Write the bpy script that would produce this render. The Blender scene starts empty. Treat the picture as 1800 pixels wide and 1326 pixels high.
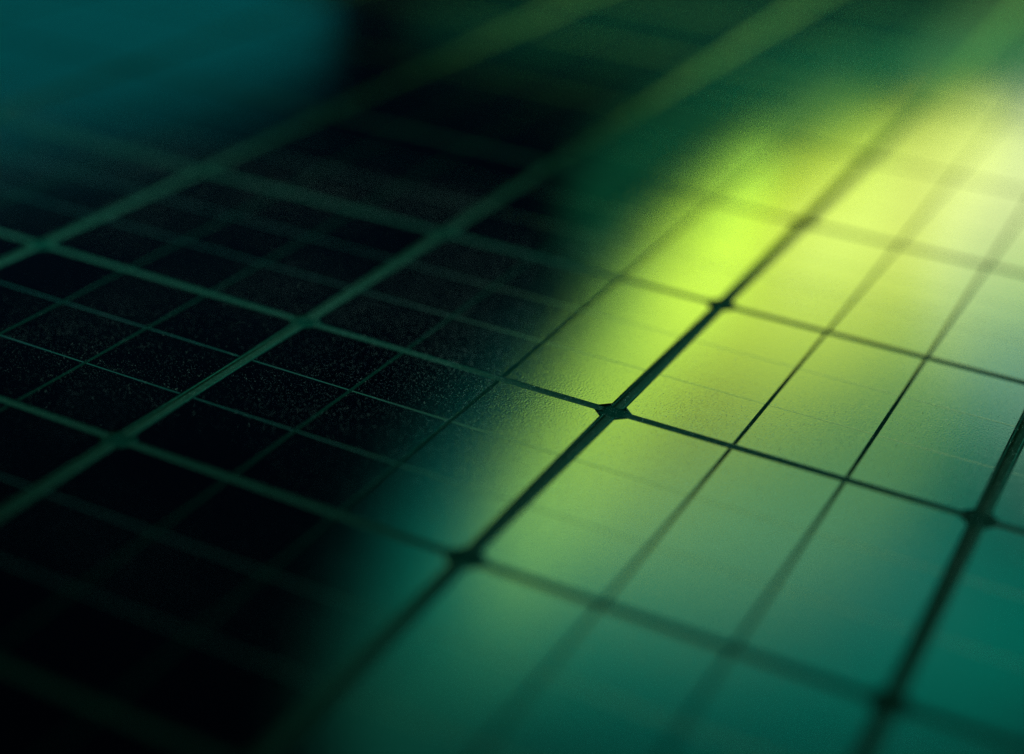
import bpy, math, random
import numpy as np
from mathutils import Matrix, Vector

random.seed(11)
scene = bpy.context.scene

# ------------------------------------------------------------------ camera
P = 0.10                     # cell pitch across the columns, metres
S = 0.84786 * P              # cell pitch along the columns
cam_data = bpy.data.cameras.new('camera')
cam = bpy.data.objects.new('camera', cam_data)
scene.collection.objects.link(cam)
right = Vector((0.88928671, 0.45258771, 0.06582935))
down = Vector((0.25916484, -0.38008518, -0.88790137))
fwd = Vector((-0.37683249, 0.80665955, -0.45529952))
m = Matrix((right, -down, -fwd)).transposed().to_4x4()
m.translation = Vector((4.39108471, -3.64293523, 2.0716506)) * P
cam.matrix_world = m
cam_data.sensor_width = 36.0
cam_data.lens = 2843.082 / 1800 * 36.0
cam_data.clip_start = 0.01
cam_data.clip_end = 50.0
cam_data.dof.use_dof = True
cam_data.dof.focus_distance = 4.44 * P
cam_data.dof.aperture_fstop = (cam_data.lens / 1000) / (0.235 * P)
scene.camera = cam

# ------------------------------------------------------------------ dark room
world = bpy.data.worlds.new('World')
scene.world = world
world.use_nodes = True
bg = world.node_tree.nodes['Background']
bg.inputs['Color'].default_value = (0.10, 0.35, 1.0, 1)
bg.inputs['Strength'].default_value = 0.012

# ------------------------------------------------------------------ lamps
# added area lights out of view, fitted so their reflections form the glow:
# name, location (m), x axis, y axis, width, height, colour, power (W)
LAMPS = [
    ('key_glow_fill', (0.1973, 0.4814, 0.2030), (0.8373, -0.0255, 0.5462), (0.4868, 0.4899, -0.7232), 0.1155, 0.4022, (0.8452, 1.0000, 0.0000), 0.1301),
    ('white_glow_fill', (0.3857, 0.5691, 0.1595), (0.8997, -0.1140, 0.4214), (0.4333, 0.3509, -0.8301), 0.2324, 0.2017, (0.8800, 1.0000, 0.7800), 0.1248),
    ('wide_green_glow_fill', (0.3744, 0.6105, 0.1647), (0.9934, 0.0922, -0.0687), (-0.0969, 0.3491, -0.9320), 0.6894, 0.2917, (0.0446, 1.0000, 0.4000), 0.1351),
    ('teal_glow_fill', (0.2373, 0.4889, 0.4203), (0.5626, 0.5720, -0.5969), (-0.8053, 0.2157, -0.5523), 0.6002, 0.5024, (0.0300, 1.0000, 0.7708), 0.3548),
    ('blue_glow_fill', (-0.3842, 0.3175, 0.0998), (0.6351, 0.7724, -0.0124), (-0.2207, 0.1661, -0.9611), 0.7035, 0.1444, (0.0098, 0.9804, 1.0000), 0.0614),
    ('yellow_glow_fill', (0.2567, 0.5603, 0.1562), (0.4941, -0.2318, 0.8380), (0.8504, 0.3291, -0.4104), 0.1349, 0.3229, (0.9200, 1.0000, 0.0000), 0.1919),
    ('far_green_glow_fill', (0.2536, 0.6020, 0.0358), (0.9719, 0.2122, -0.1018), (-0.1480, 0.2144, -0.9655), 0.6753, 0.0608, (0.0068, 1.0000, 0.4731), 0.0076),
    ('green_glow_fill', (0.3743, 0.7356, 0.0966), (0.8929, 0.1679, -0.4177), (-0.4466, 0.2137, -0.8689), 0.3664, 0.2578, (0.4393, 1.0000, 0.2514), 0.0613),
    ('low_green_glow_fill', (0.2224, 0.4682, 0.3788), (0.9549, 0.2908, -0.0600), (-0.2117, 0.5251, -0.8243), 0.4435, 0.1672, (0.0000, 1.0000, 0.6481), 0.1981),
    ('edge_green_glow_fill', (0.1241, 0.4736, 0.2439), (0.9097, 0.1297, 0.3945), (0.2714, 0.5334, -0.8012), 0.0633, 0.3263, (0.5007, 1.0000, 0.0834), 0.1616),
    ('lime_glow_fill', (0.2034, 0.5277, 0.1479), (0.9479, 0.1358, 0.2883), (0.2114, 0.4092, -0.8876), 0.0926, 0.1792, (0.4754, 1.0000, 0.1301), 0.0405),
    ('low_yellow_glow_fill', (0.1999, 0.5342, 0.2653), (0.3670, 0.5076, -0.7795), (-0.9015, -0.0125, -0.4326), 0.2877, 0.2170, (0.9200, 1.0000, 0.0000), 0.1330),
    ('pale_glow_fill', (0.3345, 0.6081, 0.0919), (0.8210, 0.2466, -0.5149), (-0.5617, 0.1874, -0.8058), 0.3728, 0.0933, (0.9300, 1.0000, 0.7600), 0.0911),
    ('low_right_glow_fill', (0.2338, 0.5425, 0.3006), (0.6775, 0.4701, -0.5656), (-0.7095, 0.2151, -0.6711), 0.7316, 0.1173, (0.1000, 1.0000, 0.4142), 0.1393),
    ('low_pale_glow_fill', (0.1918, 0.4883, 0.3618), (0.9521, 0.3031, -0.0403), (-0.1961, 0.5043, -0.8410), 0.3448, 0.0658, (0.9200, 1.0000, 0.9598), 0.0123),
    ('added_side_fill', (-0.3000, 0.0000, 0.1200), (0.0400, -0.9992, 0.0000), (0.2330, 0.0093, 0.9724), 0.1400, 0.1000, (0.3400, 1.0000, 0.8200), 0.6600),  # unseen light added to brighten the left gap strips and dust
]
for name, loc, xa, ya, w, h, col, power in LAMPS:
    d = bpy.data.lights.new(name, 'AREA')
    d.shape = 'ELLIPSE'
    d.size, d.size_y = w, h
    d.color = col
    d.energy = power
    if name == 'added_side_fill':      # narrow spread keeps this added fill on the left strips
        d.spread = math.radians(46)
    o = bpy.data.objects.new(name, d)
    xa, ya = Vector(xa).normalized(), Vector(ya).normalized()
    lm = Matrix((xa, ya, xa.cross(ya))).transposed().to_4x4()
    lm.translation = Vector(loc)
    o.matrix_world = lm
    scene.collection.objects.link(o)

# unseen overhead spot, added to brighten the gap strips at the far end
d = bpy.data.lights.new('added_far_strip_fill', 'SPOT')
d.color = (1.0, 0.95, 0.25)
d.energy = 330.0
d.spot_size, d.spot_blend = math.radians(38), 1.0
d.shadow_soft_size = 0.04
o = bpy.data.objects.new('added_far_strip_fill', d)
o.location = (0.24, 0.46, 1.0)
o.rotation_euler = (Vector((0.24, 0.54, 0)) - o.location).to_track_quat('-Z', 'Y').to_euler()
scene.collection.objects.link(o)

scene.view_settings.view_transform = 'Standard'
scene.view_settings.look = 'None'
scene.view_settings.exposure = 0.0
scene.view_settings.gamma = 1.0
scene.view_settings.use_curve_mapping = False
scene.cycles.use_denoising = True
scene.cycles.denoising_prefilter = 'NONE'
scene.cycles.sample_clamp_indirect = 2.0


# ------------------------------------------------------------------ materials
def new_mat(name):
    mt = bpy.data.materials.new(name)
    mt.use_nodes = True
    return mt, mt.node_tree.nodes, mt.node_tree.links, mt.node_tree.nodes['Principled BSDF']


def noise_tex(N, L, vec, scale, detail=2.0, rough=0.5):
    t = N.new('ShaderNodeTexNoise')
    t.inputs['Scale'].default_value = scale
    t.inputs['Detail'].default_value = detail
    t.inputs['Roughness'].default_value = rough
    L.new(vec, t.inputs['Vector'])
    return t.outputs['Fac']


def ramp(N, L, fac, a, b, lo, hi):
    r = N.new('ShaderNodeMapRange')
    r.inputs['From Min'].default_value = a
    r.inputs['From Max'].default_value = b
    r.inputs['To Min'].default_value = lo
    r.inputs['To Max'].default_value = hi
    L.new(fac, r.inputs['Value'])
    return r.outputs['Result']


def make_cell_mat():
    """black silicon under a finely textured, satin front film"""
    mt, N, L, B = new_mat('textured_film_over_silicon')
    N.remove(B)
    pos = N.new('ShaderNodeNewGeometry').outputs['Position']
    grain = noise_tex(N, L, pos, GRAIN_SCALE, 1.0, 0.5)
    b1 = N.new('ShaderNodeBump')
    b1.inputs['Strength'].default_value = 1.0
    b1.inputs['Distance'].default_value = GRAIN_DEPTH
    L.new(grain, b1.inputs['Height'])
    smear = noise_tex(N, L, pos, 45.0, 4.0, 0.6)
    gl = N.new('ShaderNodeBsdfAnisotropic')
    gl.distribution = 'BECKMANN'
    gl.inputs['Color'].default_value = (1, 1, 1, 1)
    L.new(ramp(N, L, smear, 0.3, 0.75, 0.13, 0.15), gl.inputs['Roughness'])
    L.new(b1.outputs['Normal'], gl.inputs['Normal'])
    df = N.new('ShaderNodeBsdfDiffuse')
    df.inputs['Color'].default_value = (0.0003, 0.0008, 0.002, 1)
    fr = N.new('ShaderNodeFresnel')
    fr.inputs['IOR'].default_value = 1.5
    mx = N.new('ShaderNodeMixShader')
    L.new(fr.outputs['Fac'], mx.inputs['Fac'])
    L.new(df.outputs['BSDF'], mx.inputs[1])
    L.new(gl.outputs['BSDF'], mx.inputs[2])
    L.new(mx.outputs['Shader'], N['Material Output'].inputs['Surface'])
    return mt


def make_matte(name, col, rough, spec, scale=900.0, var=0.25):
    mt, N, L, B = new_mat(name)
    pos = N.new('ShaderNodeNewGeometry').outputs['Position']
    f = noise_tex(N, L, pos, scale, 3.0, 0.6)
    mix = N.new('ShaderNodeMix')
    mix.data_type = 'RGBA'
    mix.inputs['A'].default_value = [c * (1 - var) for c in col] + [1]
    mix.inputs['B'].default_value = [c * (1 + var) for c in col] + [1]
    L.new(ramp(N, L, f, 0.3, 0.7, 0, 1), mix.inputs['Factor'])
    L.new(mix.outputs['Result'], B.inputs['Base Color'])
    B.inputs['Roughness'].default_value = rough
    B.inputs['Specular IOR Level'].default_value = spec
    bp = N.new('ShaderNodeBump')
    bp.inputs['Strength'].default_value = 0.3
    bp.inputs['Distance'].default_value = 0.00005
    L.new(f, bp.inputs['Height'])
    L.new(bp.outputs['Normal'], B.inputs['Normal'])
    return mt


GRAIN_SCALE, GRAIN_DEPTH = 1750.0, 0.000034
M_CELL = make_cell_mat()
M_EDGE = make_matte('cell_edge', (0.002, 0.022, 0.020), 0.6, 0.0)
M_BACK = make_matte('dark_backsheet', (0.002, 0.024, 0.020), 0.5, 0.0)
M_STRIP = make_matte('teal_gap_strip', (0.016, 0.038, 0.031), 0.7, 0.0)
M_RIM = make_matte('pale_strip_rim', (0.012, 0.054, 0.046), 0.6, 0.0)
M_BUS = make_matte('teal_busbar', (0.002, 0.016, 0.014), 0.6, 0.0)
M_FING = make_matte('fine_finger', (0.002, 0.036, 0.034), 0.30, 0.40)
M_DUST = make_matte('grey_dust', (0.26, 0.22, 0.20), 0.8, 0.1)


# ------------------------------------------------------------------ helpers
def mesh(name, verts, faces, mats, idx=None, smooth=False):
    me = bpy.data.meshes.new(name)
    me.from_pydata(verts, [], faces)
    for k in mats:
        me.materials.append(k)
    if idx:
        me.polygons.foreach_set('material_index', idx)
    if smooth:
        me.polygons.foreach_set('use_smooth', [True] * len(faces))
    me.update()
    return me


def put(name, me, parent, loc=(0, 0, 0), rot=0.0):
    o = bpy.data.objects.new(name, me)
    o.location = loc
    o.rotation_euler.z = rot
    o.parent = parent
    scene.collection.objects.link(o)
    return o


# ------------------------------------------------------------------ the solar panel
GA, GB = 0.041 * P, 0.027 * P          # gap between columns, between rows
CH = 0.029 * P                         # chamfer of the cell corners
T = 0.00030                            # cell thickness; cell tops lie at z = 0
A0, A1, B0, B1 = -2, 6, -4, 9
hx, hy = (P - GA) / 2, (S - GB) / 2

panel = bpy.data.objects.new('solar_panel', None)
panel.empty_display_size = 0.05
scene.collection.objects.link(panel)
panel['label'] = 'dark solar panel of chamfered cells with teal gap lines under green light'
panel['category'] = 'solar panel'


def octagon(ix, iy, c):
    return [(-ix + c, -iy), (ix - c, -iy), (ix, -iy + c), (ix, iy - c),
            (ix - c, iy), (-ix + c, iy), (-ix, iy - c), (-ix, -iy + c)]


def cell_mesh():
    rings = []
    e = 0.00012
    for ins, z in ((0, -T), (0, -e), (e * 0.35, -e * 0.35), (e * 1.2, 0.0)):
        rings.append([(x, y, z) for x, y in octagon(hx - ins, hy - ins, CH - ins * 0.4)])
    v = [p for r in rings for p in r]
    f, mi = [], []
    for r in range(3):
        for k in range(8):
            a, b = r * 8 + k, r * 8 + (k + 1) % 8
            f.append((a, b, b + 8, a + 8))
            mi.append(1)
    f.append(tuple(range(24, 32)))
    mi.append(0)
    return mesh('cell', v, f, [M_CELL, M_EDGE], mi)


def ribbon_mesh(name, length, width, z0, z1, mat, along_y):
    hw, hl, b = width / 2, length / 2, width * 0.12
    prof = [(-hw, z0), (-hw, z1 - (z1 - z0) * 0.4), (-hw + b, z1), (hw - b, z1), (hw, z1 - (z1 - z0) * 0.4), (hw, z0)]
    v, f = [], []
    for t in (-hl, hl):
        for q, z in prof:
            v.append((q, t, z) if along_y else (t, q, z))
    n = len(prof)
    for k in range(n - 1):
        f.append((k, k + 1, n + k + 1, n + k) if not along_y else (k + 1, k, n + k, n + k + 1))
    f.append(tuple(range(n)) if along_y else tuple(reversed(range(n))))
    f.append(tuple(reversed(range(n, 2 * n))) if along_y else tuple(range(n, 2 * n)))
    return mesh(name, v, f, [mat])


def strip_mesh(name, length, width, along_y):
    """flat strip with a raised pale rim along each side, ends cut to blunt points"""
    hw, hl, rim = width / 2, length / 2, width * 0.13
    z0, z1, zr = -T + 0.00002, -T + 0.00010, -0.00005
    prof = [(-hw, z0, 1), (-hw, zr, 1), (-hw + rim, zr, 1), (-hw + rim * 1.3, z1, 0),
            (hw - rim * 1.3, z1, 1), (hw - rim, zr, 1), (hw, zr, 1), (hw, z0, 0)]
    v, f, mi = [], [], []
    for sgn in (-1, 1):
        for q, z, _ in prof:
            t = sgn * (hl - abs(q) * 0.45)
            v.append((q, t, z) if along_y else (t, q, z))
    n = len(prof)
    for k in range(n - 1):
        f.append((k + 1, k, n + k, n + k + 1) if along_y else (k, k + 1, n + k + 1, n + k))
        mi.append(prof[k][2])
    return mesh(name, v, f, [M_STRIP, M_RIM], mi)


me_cell = cell_mesh()
me_bus = ribbon_mesh('busbar', S - GB - 0.0006, 0.0115 * P, -0.00002, 0.00003, M_BUS, True)
me_fin = ribbon_mesh('finger', P - GA - 0.0006, 0.0055 * P, -0.00002, 0.000018, M_FING, False)
me_sa = strip_mesh('gap_strip', S - GB - CH * 0.6, GA * 0.90, True)
me_sb = strip_mesh('gap_strip', P - GA - CH * 0.6, GB * 0.86, False)

x0, x1, y0, y1 = A0 * P - 0.01, A1 * P + 0.01, B0 * S - 0.01, B1 * S + 0.01
zb, zt = -0.004, -T
put('backsheet', mesh('backsheet',
    [(x0, y0, zb), (x1, y0, zb), (x1, y1, zb), (x0, y1, zb), (x0, y0, zt), (x1, y0, zt), (x1, y1, zt), (x0, y1, zt)],
    [(3, 2, 1, 0), (4, 5, 6, 7), (0, 1, 5, 4), (1, 2, 6, 5), (2, 3, 7, 6), (3, 0, 4, 7)], [M_BACK]), panel)

for a in range(A0, A1):
    for b in range(B0, B1):
        c = put('cell', me_cell, panel, ((a + 0.5) * P, (b + 0.5) * S, 0))
        c.rotation_euler = (math.radians(random.gauss(0, 0.03)), math.radians(random.gauss(0, 0.03)), 0)
        for q in (0.345, 0.655):
            put('busbar', me_bus, c, ((q - 0.5) * P, 0, 0))
        for q in (1 / 3 , 2 / 3 - 0.015):
            put('finger', me_fin, c, (0, (q - 0.5) * S, 0))
for a in range(A0, A1 + 1):
    for b in range(B0, B1):
        put('gap_strip', me_sa, panel, (a * P, (b + 0.5) * S, 0))
for a in range(A0, A1):
    for b in range(B0, B1 + 1):
        put('gap_strip', me_sb, panel, ((a + 0.5) * P, b * S, 0))


# ------------------------------------------------------------------ dust
def dust(n=760000):
    g = np.random.default_rng(5)
    x, y = g.uniform(-1.2, 5.2, n) * P, g.uniform(-1.7, 1.5, n) * S
    # settle the specks in loose drifts
    d = np.zeros(n)
    for k in range(9):
        fx, fy, ph = g.normal(0, 60, 3)
        d += np.sin(fx * x + fy * y + ph)
    keep = g.random(n) < 0.62 + 0.12 * d
    x, y = x[keep], y[keep]
    n = len(x)
    r = 0.000044 * np.exp(np.minimum(g.normal(0, 0.5, n), 1.0))
    v = np.zeros((n, 4, 3))
    for j in range(3):
        t = 2 * math.pi * (j + g.random(n) * 0.6) / 3
        v[:, j, 0], v[:, j, 1], v[:, j, 2] = x + r * np.cos(t), y + r * np.sin(t), 0.000002
    v[:, 3, 0] = x + g.uniform(-.3, .3, n) * r
    v[:, 3, 1] = y + g.uniform(-.3, .3, n) * r
    v[:, 3, 2] = r * g.uniform(0.7, 1.5, n)
    k = np.arange(n)[:, None, None] * 4
    f = (k + np.array([[0, 1, 3], [1, 2, 3], [2, 0, 3]])[None]).reshape(-1, 3)
    v, f = v.reshape(-1, 3).tolist(), f.tolist()
    o = put('dust', mesh('dust', v, f, [M_DUST]), None)
    o['kind'] = 'stuff'
    o['label'] = 'fine pale dust specks scattered over the dark cells'
    o['category'] = 'dust'


dust()
